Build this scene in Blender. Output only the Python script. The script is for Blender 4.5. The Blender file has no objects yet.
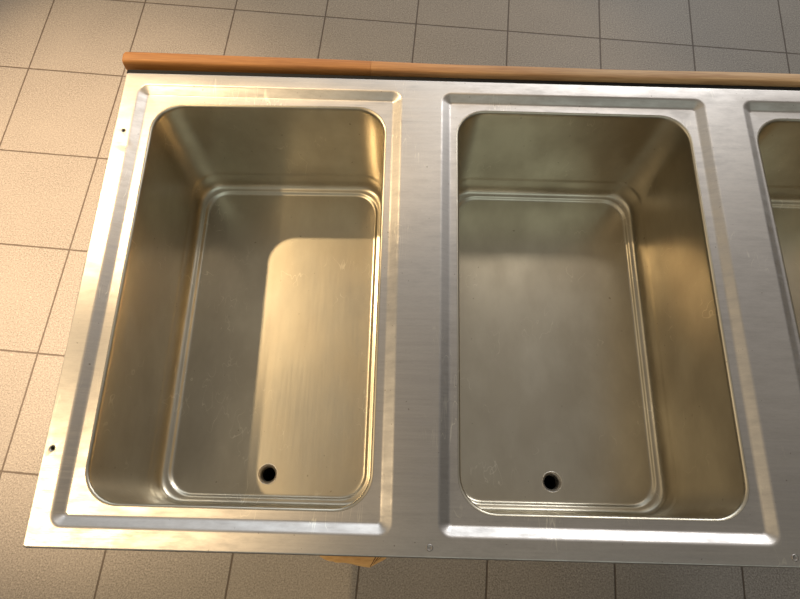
import bpy, bmesh, math, random
from mathutils import Vector
random.seed(7)
PI = math.pi
C = bpy.context.scene.collection
Z0 = 0.8706                                   # height of the steel deck above the tiles

# ------------------------------------------------------------------ helpers
def link(name, bm, mat, parent=None, smooth=True, wn=True):
    me = bpy.data.meshes.new(name)
    bmesh.ops.recalc_face_normals(bm, faces=bm.faces)
    for f in bm.faces: f.smooth = smooth
    bm.to_mesh(me); bm.free()
    o = bpy.data.objects.new(name, me); C.objects.link(o)
    me.materials.append(mat)
    if parent: o.parent = parent
    if smooth and wn:
        m = o.modifiers.new('wn', 'WEIGHTED_NORMAL'); m.keep_sharp = True; m.weight = 60
    return o

def empty(name, loc, label, cat):
    o = bpy.data.objects.new(name, None); C.objects.link(o)
    o.location = loc; o['label'] = label; o['category'] = cat
    o.empty_display_size = 0.05
    return o

def inset_quad(q, d):
    """q: four CCW corners; every side moved inwards by d"""
    n = 4; L = []
    for i in range(n):
        a, b = Vector(q[i]), Vector(q[(i+1) % n])
        t = (b-a).normalized(); nr = Vector((-t.y, t.x))
        L.append((a+nr*d, t))
    out = []
    for i in range(n):
        p, t = L[i-1]; r, s = L[i]
        den = t.x*s.y - t.y*s.x
        w = r-p; k = (w.x*s.y - w.y*s.x)/den
        out.append(p+t*k)
    return out

NS, NC = 14, 8                                 # points along a side, along a corner
def outline(q, r):
    """rounded quad as a list of 2-D points, always the same count"""
    pts = []; n = 4
    starts = []; 
    for i in range(n):
        p = Vector(q[i]); a = (Vector(q[i-1])-p).normalized(); b = (Vector(q[(i+1) % n])-p).normalized()
        ang = math.acos(max(-1, min(1, a.dot(b))))
        d = r/math.tan(ang/2)
        c = p+(a+b).normalized()*(r/math.sin(ang/2))
        s = p+a*d; e = p+b*d
        v0 = s-c; 
        sweep = PI-ang
        arc = []
        for k in range(NC+1):
            t = sweep*k/NC
            arc.append(Vector((c.x+v0.x*math.cos(t)-v0.y*math.sin(t), c.y+v0.x*math.sin(t)+v0.y*math.cos(t))))
        starts.append(arc)
    for i in range(n):
        arc = starts[i]; nx = starts[(i+1) % n][0]
        pts += arc
        for k in range(1, NS):
            pts.append(arc[-1].lerp(nx, k/NS))
    return pts

def bridge(bm, A, B):
    n = len(A)
    for i in range(n):
        j = (i+1) % n
        bm.faces.new((A[i], A[j], B[j], B[i]))

def add_box(bm, x0, x1, y0, y1, z0, z1, bev=0.0):
    r = bmesh.ops.create_cube(bm, size=1)
    for v in r['verts']:
        v.co = Vector(((x0+x1)/2+v.co.x*(x1-x0), (y0+y1)/2+v.co.y*(y1-y0), (z0+z1)/2+v.co.z*(z1-z0)))
    if bev:
        es = list({e for v in r['verts'] for e in v.link_edges})
        bmesh.ops.bevel(bm, geom=es, offset=bev, segments=2, affect='EDGES')

# ------------------------------------------------------------------ node helpers
class NT:
    def __init__(s, name):
        s.m = bpy.data.materials.new(name); s.m.use_nodes = True
        s.t = s.m.node_tree; s.b = s.t.nodes['Principled BSDF']
    def n(s, typ, **kw):
        o = s.t.nodes.new(typ)
        for k, v in kw.items(): setattr(o, k, v)
        return o
    def l(s, a, b): s.t.links.new(a, b)
    def val(s, sock, v):
        if hasattr(v, 'default_value') or hasattr(v, 'is_linked'): s.l(v, sock)
        else: sock.default_value = v
    def math(s, op, a, b=0.0, c=0.0, clamp=False):
        o = s.n('ShaderNodeMath', operation=op, use_clamp=clamp)
        s.val(o.inputs[0], a); s.val(o.inputs[1], b); s.val(o.inputs[2], c)
        return o.outputs[0]
    def mix(s, f, a, b, mode='MIX'):
        o = s.n('ShaderNodeMix', data_type='RGBA', blend_type=mode)
        s.val(o.inputs[0], f); s.val(o.inputs[6], a); s.val(o.inputs[7], b)
        return o.outputs[2]
    def coords(s, scale=(1, 1, 1), loc=(0, 0, 0), rot=(0, 0, 0)):
        tc = s.n('ShaderNodeTexCoord'); mp = s.n('ShaderNodeMapping')
        s.l(tc.outputs['Object'], mp.inputs[0])
        mp.inputs['Scale'].default_value = scale; mp.inputs['Location'].default_value = loc
        mp.inputs['Rotation'].default_value = rot
        return mp.outputs[0]
    def noise(s, co, scale, detail=2.0, rough=0.5, dist=0.0):
        o = s.n('ShaderNodeTexNoise'); s.l(co, o.inputs['Vector'])
        o.inputs['Scale'].default_value = scale; o.inputs['Detail'].default_value = detail
        o.inputs['Roughness'].default_value = rough; o.inputs['Distortion'].default_value = dist
        return o.outputs[0]
    def ramp(s, f, p0, p1, c0=0.0, c1=1.0, interp='LINEAR'):
        o = s.n('ShaderNodeMapRange'); o.interpolation_type = 'SMOOTHSTEP' if interp == 'S' else 'LINEAR'
        s.val(o.inputs[0], f); o.inputs[1].default_value = p0; o.inputs[2].default_value = p1
        o.inputs[3].default_value = c0; o.inputs[4].default_value = c1
        return o.outputs[0]
    def bump(s, h, strength, dist, prev=None):
        o = s.n('ShaderNodeBump'); o.inputs['Strength'].default_value = strength
        o.inputs['Distance'].default_value = dist; s.l(h, o.inputs['Height'])
        if prev is not None: s.l(prev, o.inputs['Normal'])
        return o.outputs[0]

def simple(name, col, rough=0.5, metal=0.0):
    k = NT(name); k.b.inputs['Base Color'].default_value = (*col, 1)
    k.b.inputs['Roughness'].default_value = rough; k.b.inputs['Metallic'].default_value = metal
    return k.m

STEEL = (0.60, 0.565, 0.52)
def steel_deck():
    k = NT('worn_brushed_steel')
    b = k.b; b.inputs['Metallic'].default_value = 1
    fine = k.noise(k.coords((9, 700, 60)), 1, 2)             # brushing runs along x
    fine2 = k.noise(k.coords((260, 30, 60)), 1, 2)
    wear = k.noise(k.coords((1, 3.2, 1)), 26, 6, .72)
    big = k.noise(k.coords(loc=(3, 1, 0)), 5, 3)
    # scratches: thin lines out of distorted noise
    sc = k.noise(k.coords((90, 14, 10), rot=(0, 0, .25)), 1, 1, .5, 1.2)
    sl = k.math('SUBTRACT', 1, k.ramp(k.math('ABSOLUTE', k.math('SUBTRACT', sc, .5)), 0.0, .014), clamp=True)
    msk = k.ramp(k.noise(k.coords(loc=(7, 2, 1)), 12, 3), .56, .66)
    sl = k.math('MULTIPLY', sl, msk)
    col = k.mix(k.ramp(wear, .38, .66), (0.60, 0.56, 0.525, 1), (0.47, 0.44, 0.415, 1))
    col = k.mix(k.ramp(fine, .3, .7, 0, .25), col, (0.65, 0.615, 0.575, 1))
    col = k.mix(k.math('MULTIPLY', sl, .9), col, (0.85, 0.80, 0.70, 1))
    spots = k.ramp(k.noise(k.coords(loc=(1, 5, 2)), 240, 1), .76, .80)
    col = k.mix(k.math('MULTIPLY', spots, .6), col, (0.16, 0.12, 0.09, 1))
    k.l(col, b.inputs['Base Color'])
    r = k.math('ADD', k.ramp(wear, .3, .7, .36, .52), k.ramp(fine, .3, .7, -.03, .03))
    k.l(k.math('ADD', r, k.ramp(big, .35, .65, -.04, .04)), b.inputs['Roughness'])
    n = k.bump(fine, .035, .0005)
    n = k.bump(fine2, .02, .0005, n)
    n = k.bump(k.noise(k.coords(), 7, 1), .12, .004, n)
    # small knock in the left margin below the upper screw hole
    tc = k.n('ShaderNodeTexCoord'); vd = k.n('ShaderNodeVectorMath', operation='DISTANCE')
    k.l(tc.outputs['Object'], vd.inputs[0]); vd.inputs[1].default_value = (.0168, .4640, 0)
    n = k.bump(k.ramp(vd.outputs['Value'], 0, .011, 0, 1, 'S'), .3, .0022, n)
    k.l(n, b.inputs['Normal'])
    b.inputs['Anisotropic'].default_value = 0.55
    cv = k.n('ShaderNodeCombineXYZ'); cv.inputs[0].default_value = 1; k.l(cv.outputs[0], b.inputs['Tangent'])
    return k.m

def steel_basin():
    k = NT('satin_basin_steel')
    b = k.b; b.inputs['Metallic'].default_value = 1
    st = k.noise(k.coords((24, 9, 9), loc=(0, 0, 0)), 1, 4, .6, .5)         # long water streaks
    bl = k.noise(k.coords((1.3, .8, 1), loc=(2, 7, 0)), 10, 4, .55)
    fine = k.noise(k.coords((420, 16, 200)), 1, 2)
    col = k.mix(k.ramp(bl, .36, .64), (0.62, 0.565, 0.455, 1), (0.50, 0.445, 0.35, 1))
    col = k.mix(k.ramp(st, .50, .72, 0, .25), col, (0.47, 0.41, 0.335, 1))
    # pale lime scratches and specks
    sc = k.noise(k.coords((75, 34, 30), rot=(0, 0, .5)), 1, 1, .5, .3)
    sl = k.math('SUBTRACT', 1, k.ramp(k.math('ABSOLUTE', k.math('SUBTRACT', sc, .5)), 0.0, .012), clamp=True)
    msk = k.ramp(k.noise(k.coords(loc=(4, 1, 3)), 17, 4), .55, .68)
    col = k.mix(k.math('MULTIPLY', k.math('MULTIPLY', sl, msk), .85), col, (0.80, 0.74, 0.62, 1))
    sp = k.ramp(k.noise(k.coords(loc=(4, 9, 3)), 150, 1), .77, .80)
    col = k.mix(k.math('MULTIPLY', sp, .5), col, (0.20, 0.15, 0.10, 1))
    k.l(col, b.inputs['Base Color'])
    k.l(k.math('ADD', k.ramp(bl, .3, .7, .30, .38), k.ramp(fine, .3, .7, -.012, .012)), b.inputs['Roughness'])
    n = k.bump(fine, .012, .0005)
    n = k.bump(k.noise(k.coords(), 7, 2), .2, .004, n)
    k.l(n, b.inputs['Normal'])
    return k.m

TH, OX, OY, T = -0.066204, 0.306863, 1.559062, 0.3000
def tiles():
    k = NT('floor_tiles'); b = k.b
    tc = k.n('ShaderNodeTexCoord'); sp = k.n('ShaderNodeSeparateXYZ'); k.l(tc.outputs['Object'], sp.inputs[0])
    x, y = sp.outputs[0], sp.outputs[1]
    ct, st = math.cos(TH), math.sin(TH)
    u = k.math('DIVIDE', k.math('SUBTRACT', k.math('ADD', k.math('MULTIPLY', x, ct), k.math('MULTIPLY', y, st)), OX), T)
    v = k.math('DIVIDE', k.math('SUBTRACT', k.math('SUBTRACT', k.math('MULTIPLY', y, ct), k.math('MULTIPLY', x, st)), OY), T)
    du = k.math('PINGPONG', u, .5); dv = k.math('PINGPONG', v, .5)
    d = k.math('MULTIPLY', k.math('MINIMUM', du, dv), T)
    wob = k.ramp(k.noise(k.coords(), 60, 2), .3, .7, -.0003, .0003)
    grout = k.ramp(k.math('ADD', d, wob), .0016, .0027, 1, 0)
    cb = k.n('ShaderNodeCombineXYZ'); k.l(k.math('FLOOR', u), cb.inputs[0]); k.l(k.math('FLOOR', v), cb.inputs[1])
    wn = k.n('ShaderNodeTexWhiteNoise'); wn.noise_dimensions = '2D'; k.l(cb.outputs[0], wn.inputs[0])
    sp1 = k.noise(k.coords(), 260, 2, .7)
    sp2 = k.noise(k.coords(), 120, 3, .6)
    cl = k.noise(k.coords(), 6, 4, .55)
    col = k.mix(k.ramp(sp1, .35, .65), (0.100, 0.086, 0.073, 1), (0.285, 0.252, 0.218, 1))
    col = k.mix(k.ramp(sp2, .4, .7, 0, .4), col, (0.145, 0.127, 0.108, 1))
    col = k.mix(k.ramp(cl, .35, .7, 0, .3), col, (0.24, 0.213, 0.183, 1))
    col = k.mix(k.math('MULTIPLY', wn.outputs[0], .22), col, (0.145, 0.127, 0.108, 1))
    # chalky scuffs and rare crumbs
    sc = k.math('MULTIPLY', k.ramp(k.noise(k.coords(loc=(3, 3, 0)), 95, 4, .7), .60, .70), k.ramp(k.noise(k.coords(loc=(1, 4, 0)), 7, 2), .60, .72))
    col = k.mix(k.math('MULTIPLY', sc, .6), col, (0.42, 0.37, 0.30, 1))
    col = k.mix(grout, col, (0.062, 0.045, 0.033, 1))
    k.l(col, b.inputs['Base Color'])
    b.inputs['Roughness'].default_value = .55
    b.inputs['Specular IOR Level'].default_value = .35
    n = k.bump(k.math('SUBTRACT', 1, grout), .6, .0015)
    n = k.bump(sp1, .15, .001, n)
    k.l(n, b.inputs['Normal'])
    return k.m

def wood(name, dark, light, scale=(7, 110, 110), rough=.6, fade=None):
    k = NT(name); b = k.b
    g = k.noise(k.coords(scale), 1, 4, .6, .6)
    g2 = k.noise(k.coords((scale[0]*4, scale[1]*5, scale[2]*5)), 1, 2, .5)
    bl = k.noise(k.coords(), 6, 2)
    f = k.math('ADD', k.math('MULTIPLY', k.ramp(g, .32, .68), .65), k.math('MULTIPLY', k.ramp(g2, .35, .65), .35))
    col = k.mix(f, (*dark, 1), (*light, 1))
    if fade:                                               # wood bleached towards one end
        tc = k.n('ShaderNodeTexCoord'); sp = k.n('ShaderNodeSeparateXYZ'); k.l(tc.outputs['Object'], sp.inputs[0])
        c2 = k.mix(f, (*fade[0], 1), (*fade[1], 1))
        col = k.mix(k.ramp(sp.outputs[0], .30, .75), c2, col)
    k.l(col, b.inputs['Base Color'])
    b.inputs['Roughness'].default_value = rough
    k.l(k.bump(g2, .12, .0008), b.inputs['Normal'])
    return k.m

M_deck = steel_deck(); M_basin = steel_basin(); M_floor = tiles()
M_lath = wood('varnished_reddish_wood', (0.25, 0.095, 0.022), (0.43, 0.185, 0.048))
M_lath_pale = wood('worn_pale_wood', (0.42, 0.22, 0.09), (0.68, 0.44, 0.225), fade=((0.28, 0.115, 0.032), (0.48, 0.225, 0.07)))
M_ply = wood('raw_plywood', (0.62, 0.31, 0.095), (0.85, 0.51, 0.20), (30, 120, 120), .6)
M_ply_core = simple('plywood_glue_line', (0.10, 0.035, 0.015), .7)
M_black = simple('panel_gap_black', (0.004, 0.0035, 0.0035), .9)  # near black, sets the rear gap's shade as colour; shared by the panels
M_dark = simple('dark_drain_interior', (0.012, 0.011, 0.010), .6, 0.3)
M_drain = simple('turned_drain_rim_steel', (0.66, 0.61, 0.54), .45, 1)
M_legs = simple('grey_steel_tube', (0.30, 0.29, 0.28), .45, 1)
M_screw = simple('tarnished_screw_steel', (0.40, 0.36, 0.33), .42, 1)
M_crumb = simple('dried_crumb', (0.70, 0.58, 0.40), .8)

# ------------------------------------------------------------------ floor
bm = bmesh.new()
n = 8
bmesh.ops.create_grid(bm, x_segments=n, y_segments=n, size=3.5)
bmesh.ops.translate(bm, verts=bm.verts, vec=(.45, .4, 0))
fl = link('floor', bm, M_floor, smooth=False); fl['kind'] = 'structure'

# ------------------------------------------------------------------ hot well unit
unit = empty('hot_well_unit', (0, 0, Z0), 'worn stainless steel hot well counter top with deep rectangular basins', 'sink unit')
PX1, PYN, PYF = 1.262, -0.0216, 0.5808
# recess outlines (outer), CCW: near-left, near-right, far-right, far-left
REC = [((.0216, 0), (.3768, 0), (.3749, .5602), (.0195, .5606)),
       ((.4277, 0), (.7837, 0), (.7851, .5602), (.4305, .5595)),
       ((.8362, 0), (1.1925, 0), (1.1935, .5600), (.8376, .5597))]
OPN = [((.0446, .0212), (.3562, .0216), (.3562, .5396), (.0412, .5352)),
       ((.4482, .0212), (.7640, .0220), (.7646, .5385), (.4496, .5385)),
       ((.8527, .0212), (1.1685, .0216), (1.1692, .5385), (.8508, .5385))]
RZ = -.0070

deck = bmesh.new()
# outer rim of the sheet: top edge loop, rounded, turned down
ORECT = ((-.0018, PYN), (PX1, PYN), (PX1, PYF), (-.0026, PYF))
prof = [(.0022, 0), (.0010, -.0004), (.0003, -.0012), (0, -.0024), (0, -.026), (.0012, -.026), (.0012, -.004)]
loops = []
for d, z in prof:
    q = inset_quad(ORECT, d)
    loops.append([deck.verts.new((p.x, p.y, z)) for p in outline(q, max(.0012, .0034-d))])
for a, b in zip(loops, loops[1:]): bridge(deck, a, b)
fill = []
def loop_edges(bm, vs):
    es = []
    for i in range(len(vs)):
        a, b = vs[i], vs[(i+1) % len(vs)]
        e = bm.edges.get((a, b)) or bm.edges.new((a, b))
        es.append(e)
    return es
fill += loop_edges(deck, loops[0])
for R_, O_ in zip(REC, OPN):
    pr = [(-.0022, 0, .0145), (-.0006, -.0002, .0135), (.0014, -.0010, .0115), (.0088, -.0056, .0045), (.0105, -.0066, .0030), (.0122, RZ, .0018)]
    L = []
    for d, z, r in pr:
        L.append([deck.verts.new((p.x, p.y, z)) for p in outline(inset_quad(R_, d), r)])
    for a, b in zip(L, L[1:]): bridge(deck, a, b)
    fill += loop_edges(deck, L[0])
    # narrow flat flange up to the lip of the opening
    E1 = [deck.verts.new((p.x, p.y, RZ)) for p in outline(inset_quad(O_, -.0002), .0402)]
    es = loop_edges(deck, L[-1]) + loop_edges(deck, E1)
    bmesh.ops.triangle_fill(deck, use_beauty=True, use_dissolve=False, edges=es, normal=(0, 0, 1))
# screw holes punched through the left margin (real openings with a short turned-down throat)
for hx, hy, hr in ((.0108, .4873, .0021), (.0078, .0788, .0023)):
    rings = []
    for rr, zz in ((hr*1.9, 0), (hr*1.15, -.0005), (hr, -.0014), (hr*.95, -.006)):
        rings.append([deck.verts.new((hx+rr*math.cos(2*PI*k/16), hy+rr*math.sin(2*PI*k/16), zz)) for k in range(16)])
    for a, b in zip(rings, rings[1:]): bridge(deck, a, b)
    fill += loop_edges(deck, rings[0])
bmesh.ops.triangle_fill(deck, use_beauty=True, use_dissolve=False, edges=fill, normal=(0, 0, 1))
plate = link('top_plate', deck, M_deck, unit)
plate['label'] = 'flat brushed steel top plate with stepped rims'

# slotted fixing screws near the front edge
for sx, sy in ((.4176, -.0112), (.7953, -.0115)):
    b = bmesh.new()
    prv = None
    for rr, zz in ((.0036, .0000), (.0036, .0005), (.0030, .0009), (.0023, .0007), (.0019, .0004), (.0004, .0004)):
        ring = [b.verts.new((sx+rr*math.cos(2*PI*k/20), sy+rr*math.sin(2*PI*k/20), zz+.00005)) for k in range(20)]
        if prv: bridge(b, prv, ring)
        prv = ring
    b.faces.new(prv)
    link('screw_head', b, M_screw, unit)

# basins
FZ = -.2135
DR = [(.1998, .0702), (.6020, .0696), (.985, .0684)]
def make_basin(O_, dr):
    b = bmesh.new()
    pr = [(0, RZ, .0400), (.0012, RZ-.0002, .0395), (.0024, RZ-.0010, .0390), (.0031, RZ-.0025, .0385), (.0034, RZ-.006, .0385)]
    zb = FZ+.0150
    for k in range(1, 6):
        t = k/5; pr.append((.0034+.0004*t, RZ-.006+(FZ+.044-RZ+.006)*t, .0385))
    pr += [(.0042, FZ+.0415, .0385), (.0050, FZ+.0385, .0383), (.0054, FZ+.036, .0382), (.0056, FZ+.018, .0381)]
    for k in range(1, 7):                                     # wall-to-floor fillet
        a = PI/2*k/6
        pr.append((.0057+.0085*(1-math.cos(a)), zb-.0110*math.sin(a), .038-.001*k/6))
    pr += [(.0152, FZ+.00385, .0365), (.0162, FZ+.0034, .036), (.0171, FZ+.0027, .0357), (.0180, FZ+.0018, .0353), (.0190, FZ+.0009, .035), (.0200, FZ+.0003, .0345), (.0212, FZ, .034), (.0235, FZ, .0325)]
    loops = []
    for d, z, r in pr:
        loops.append([b.verts.new((p.x, p.y, z)) for p in outline(inset_quad(O_, d), r)])
    for a, c in zip(loops, loops[1:]): bridge(b, a, c)
    # floor panel down to the drain opening
    ring = [b.verts.new((dr[0]+.0145*math.cos(2*PI*k/40), dr[1]+.0145*math.sin(2*PI*k/40), FZ)) for k in range(40)]
    es = loop_edges(b, loops[-1]) + loop_edges(b, ring)
    bmesh.ops.triangle_fill(b, use_beauty=True, use_dissolve=False, edges=es, normal=(0, 0, 1))
    o = link('basin', b, M_basin, unit, wn=False)
    # drain: turned rim, throat and dark tail pipe
    b = bmesh.new(); prv = None
    for rr, zz in ((.0146, .0000), (.0140, .0005), (.0134, .0003), (.0128, -.0005), (.0118, -.0020), (.0106, -.0034), (.0098, -.0060), (.0098, -.016), (.0126, -.016), (.0140, -.003), (.0146, 0)):
        rg = [b.verts.new((dr[0]+rr*math.cos(2*PI*k/40), dr[1]+rr*math.sin(2*PI*k/40), FZ+zz)) for k in range(40)]
        if prv: bridge(b, prv, rg)
        prv = rg
    d = link('drain_rim', b, M_drain, o)
    b = bmesh.new(); prv = None
    for rr, zz in ((.0127, -.0162), (.0098, -.0162), (.0096, -.018), (.0096, -.09), (.0125, -.092), (.0127, -.090)):
        rg = [b.verts.new((dr[0]+rr*math.cos(2*PI*k/32), dr[1]+rr*math.sin(2*PI*k/32), FZ+zz)) for k in range(32)]
        if prv: bridge(b, prv, rg)
        prv = rg
    for rr, zz in ((.0100, -.088),):
        rg = [b.verts.new((dr[0]+rr*math.cos(2*PI*k/32), dr[1]+rr*math.sin(2*PI*k/32), FZ+zz)) for k in range(32)]
        b.faces.new(rg)
    link('drain_pipe', b, M_dark, o)
    return o
for i, (O_, dr) in enumerate(zip(OPN, DR)):
    o = make_basin(O_, dr)

# ------------------------------------------------------------------ counter that carries the unit
cnt = empty('serving_counter', (0, 0, 0), 'counter carrying the steel top, edged behind it with a rounded wooden lath', 'counter')
ZA = Z0-.33
for xa in (.012, PX1-.030):
    b = bmesh.new(); add_box(b, xa, xa+.018, .004, .572, ZA, Z0-.027, .001)
    link('side_panel', b, M_black, cnt, False)
b = bmesh.new(); add_box(b, .0305, PX1-.0305, .004, .0165, ZA, Z0-.027, .001)
link('front_panel', b, M_black, cnt, False)
b = bmesh.new(); add_box(b, .0305, PX1-.0305, .020, .560, ZA, ZA+.018, .001)
link('bottom_panel', b, M_black, cnt, False)
for xa in (.42, .86):
    for ya in (.24, .46):
        b = bmesh.new(); add_box(b, xa-.02, xa+.02, ya-.02, ya+.02, 0, ZA-.0005, .003)
        link('leg', b, M_legs, cnt, False)
b = bmesh.new()
add_box(b, -.004, PX1-.002, .5818, .5890, Z0-.30, Z0-.0035, .001)
link('gap_backing', b, M_black, cnt, False)  # fills the gap behind the plate; its near-black colour stands in for depth shade

# rounded lath along the far edge, two lengths butted together
def lath(x0, x1, mat, endround):
    b = bmesh.new()
    secs = 48; prv = None; n = 20
    for k in range(secs+1):
        x = x0+(x1-x0)*k/secs
        hw = .0099 - .0006*max(0, min(1, (x-.2)/.7)); yc = .6052-.0050*max(0, min(1, x/.37))-.0022*max(0, min(1, (x-.37)/.28))
        hh = .016
        wob = .0006*math.sin(x*9)+.0004*math.sin(x*23+1)
        s = 1.0
        if k == 0 and endround: s = .86
        if k == 1 and endround: s = 1.0; x = x0+.003
        ring = []
        for j in range(n):
            a = 2*PI*j/n
            cx_, sy_ = math.cos(a), math.sin(a)
            e = .5                                             # superellipse: rounded, flattened faces
            py = math.copysign(abs(cx_)**e, cx_)*hw*s; pz = math.copysign(abs(sy_)**e, sy_)*hh*s
            ring.append(b.verts.new((x, yc+wob+py, Z0-.012+pz)))
        if prv: bridge(b, prv, ring)
        else: b.faces.new(ring)
        prv = ring
    b.faces.new(prv)
    for f in b.faces:
        if len(f.verts) == n:
            for e_ in f.edges: e_.smooth = False
    return link('edge_lath', b, mat, cnt)
l1 = lath(-.0110, .3318, M_lath, True); l1['label'] = 'short reddish varnished length of the wooden lath'
l2 = lath(.3321, PX1+.004, M_lath_pale, False); l2['label'] = 'long paler length of the wooden lath'

# splintered plywood end showing under the front edge
front = [(.302, -.0205), (.307, -.0232), (.312, -.0248), (.316, -.0250), (.320, -.0262), (.327, -.0259), (.335, -.0268), (.343, -.0285), (.350, -.0296), (.3555, -.0300), (.3600, -.0276), (.3635, -.0258), (.3700, -.0226), (.3730, -.0205)]
def jag(z0, z1, x0, x1, name, mat, dx=0, dy=0):
    b = bmesh.new()
    pts = [(x0+dx, .0035)] + [(x+dx, y+dy-.0034) for x, y in front if x0 <= x <= x1] + [(x1+dx, .0035)]
    lo = [b.verts.new((x, y, z0)) for x, y in pts]; hi = [b.verts.new((x, y, z1)) for x, y in pts]
    b.faces.new(lo); b.faces.new(hi); bridge(b, lo, hi)
    return link(name, b, mat, cnt, False)
bb = jag(Z0-.044, Z0-.0275, .302, .3730, 'broken_board', M_ply)
bb['label'] = 'splintered bare plywood end under the front edge'
b = bmesh.new()
for xa in (.3560, .3592, .3628):
    b2 = [(xa, -.0325+.9*(xa-.356)*.9), (xa+.0008, -.0320+.9*(xa-.356)*.9), (xa+.0072, -.0215), (xa+.0062, -.0215)]
    lo = [b.verts.new((x, y, Z0-.0276)) for x, y in b2]; hi = [b.verts.new((x, y, Z0-.0271)) for x, y in b2]
    b.faces.new(lo); b.faces.new(hi); bridge(b, lo, hi)
link('ply_layer', b, M_ply_core, bb, False)

# ------------------------------------------------------------------ camera
cam = bpy.data.cameras.new('camera'); co = bpy.data.objects.new('camera', cam); C.objects.link(co)
cam.sensor_fit = 'HORIZONTAL'; cam.sensor_width = 36; cam.lens = 600/800*36
co.location = (.380365, .018577, Z0+.669896)
co.rotation_euler = (.34655, -.0090104, .0249623)
cam.clip_start = .02
bpy.context.scene.camera = co

# ------------------------------------------------------------------ light
def spot(name, loc, target, power, col, size, blend, rad):
    l = bpy.data.lights.new(name, 'SPOT'); l.energy = power; l.color = col
    l.spot_size = math.radians(size); l.spot_blend = blend; l.shadow_soft_size = rad
    o = bpy.data.objects.new(name, l); C.objects.link(o); o.location = loc
    o.rotation_euler = (Vector(target)-Vector(loc)).to_track_quat('-Z', 'Y').to_euler()
    return o
WARM = (1.0, .735, .41)
HL = 1.75
spot('ceiling_spot_far', (.0435-.612*HL, .538+.46*HL, Z0+HL), (-.03, .93, 0), 185, WARM, 48.5, .35, .022)
spot('ceiling_spot_near', (.0440-.672*HL, .0215-.034*HL, Z0+HL), (-.28, .30, 0), 120, WARM, 49, .5, .022)
spot('floor_fill_left', (-.92, .58, Z0+HL), (-.68, .72, 0), 900, (1, .74, .50), 45, 1.0, .03)  # added lamp with no known source, brightens the left floor only

def area(name, loc, target, power, col, sx, sy):
    l = bpy.data.lights.new(name, 'AREA'); l.shape = 'RECTANGLE'; l.size = sx; l.size_y = sy
    l.energy = power; l.color = col
    o = bpy.data.objects.new(name, l); C.objects.link(o); o.location = loc
    o.rotation_euler = (Vector(target)-Vector(loc)).to_track_quat('-Z', 'Y').to_euler()
    return o
area('overhead_panel', (.95, .538+.46*HL+.25, Z0+HL), (.7, .4, Z0), 2.2, (1, .90, .76), .45, .16)
area('overhead_panel', (2.0, 3.0, Z0+HL), (1.5, 1.8, 0), 42, (.95, .97, 1), .6, .6)  # unseen panel added to lift the far right floor with cool light

# surroundings of the shop: warm on the left, cool daylight at the far side, dim above and in front
w = bpy.data.worlds.new('world'); bpy.context.scene.world = w; w.use_nodes = True
nt = w.node_tree; bg = nt.nodes['Background']
tc = nt.nodes.new('ShaderNodeTexCoord')
def wl(a, b): nt.links.new(a, b)
acc = None
def lobe(d, col, strength, power):
    global acc
    d = Vector(d).normalized()
    dp = nt.nodes.new('ShaderNodeVectorMath'); dp.operation = 'DOT_PRODUCT'
    wl(tc.outputs['Generated'], dp.inputs[0]); dp.inputs[1].default_value = d
    mx = nt.nodes.new('ShaderNodeMath'); mx.operation = 'MAXIMUM'; wl(dp.outputs['Value'], mx.inputs[0]); mx.inputs[1].default_value = 0
    pw = nt.nodes.new('ShaderNodeMath'); pw.operation = 'POWER'; wl(mx.outputs[0], pw.inputs[0]); pw.inputs[1].default_value = power
    sc = nt.nodes.new('ShaderNodeVectorMath'); sc.operation = 'SCALE'; sc.inputs[0].default_value = tuple(c*strength for c in col); wl(pw.outputs[0], sc.inputs['Scale'])
    ad = nt.nodes.new('ShaderNodeVectorMath'); ad.operation = 'ADD'
    if acc is None: ad.inputs[0].default_value = (.068, .063, .055)
    else: wl(acc, ad.inputs[0])
    wl(sc.outputs[0], ad.inputs[1]); acc = ad.outputs[0]
lobe((-1, .05, .95), (1, .82, .54), .45, 7)      # lamp-lit left side
lobe((0, 1, .36), (.84, .93, 1), 2.6, 20)        # daylight at the far side
lobe((.75, .75, .9), (1, .97, .93), .42, 12)     # pale ceiling at the far right
lobe((.24, -.56, .79), (.80, .94, .89), 1.25, 30)    # greenish room behind the viewer
lobe((.1, .15, 1), (1, .93, .88), .15, 12)      # ceiling
lobe((-1, .05, .38), (1, .82, .56), .65, 6)       # lamp-lit wall on the left
lobe((-.7, -.9, .7), (1, .86, .62), .25, 6)
wl(acc, bg.inputs[0]); bg.inputs[1].default_value = 1.1

sc = bpy.context.scene
sc.view_settings.view_transform = 'Standard'; sc.view_settings.look = 'None'
sc.view_settings.gamma = 1; sc.view_settings.use_curve_mapping = False
sc.view_settings.exposure = 0
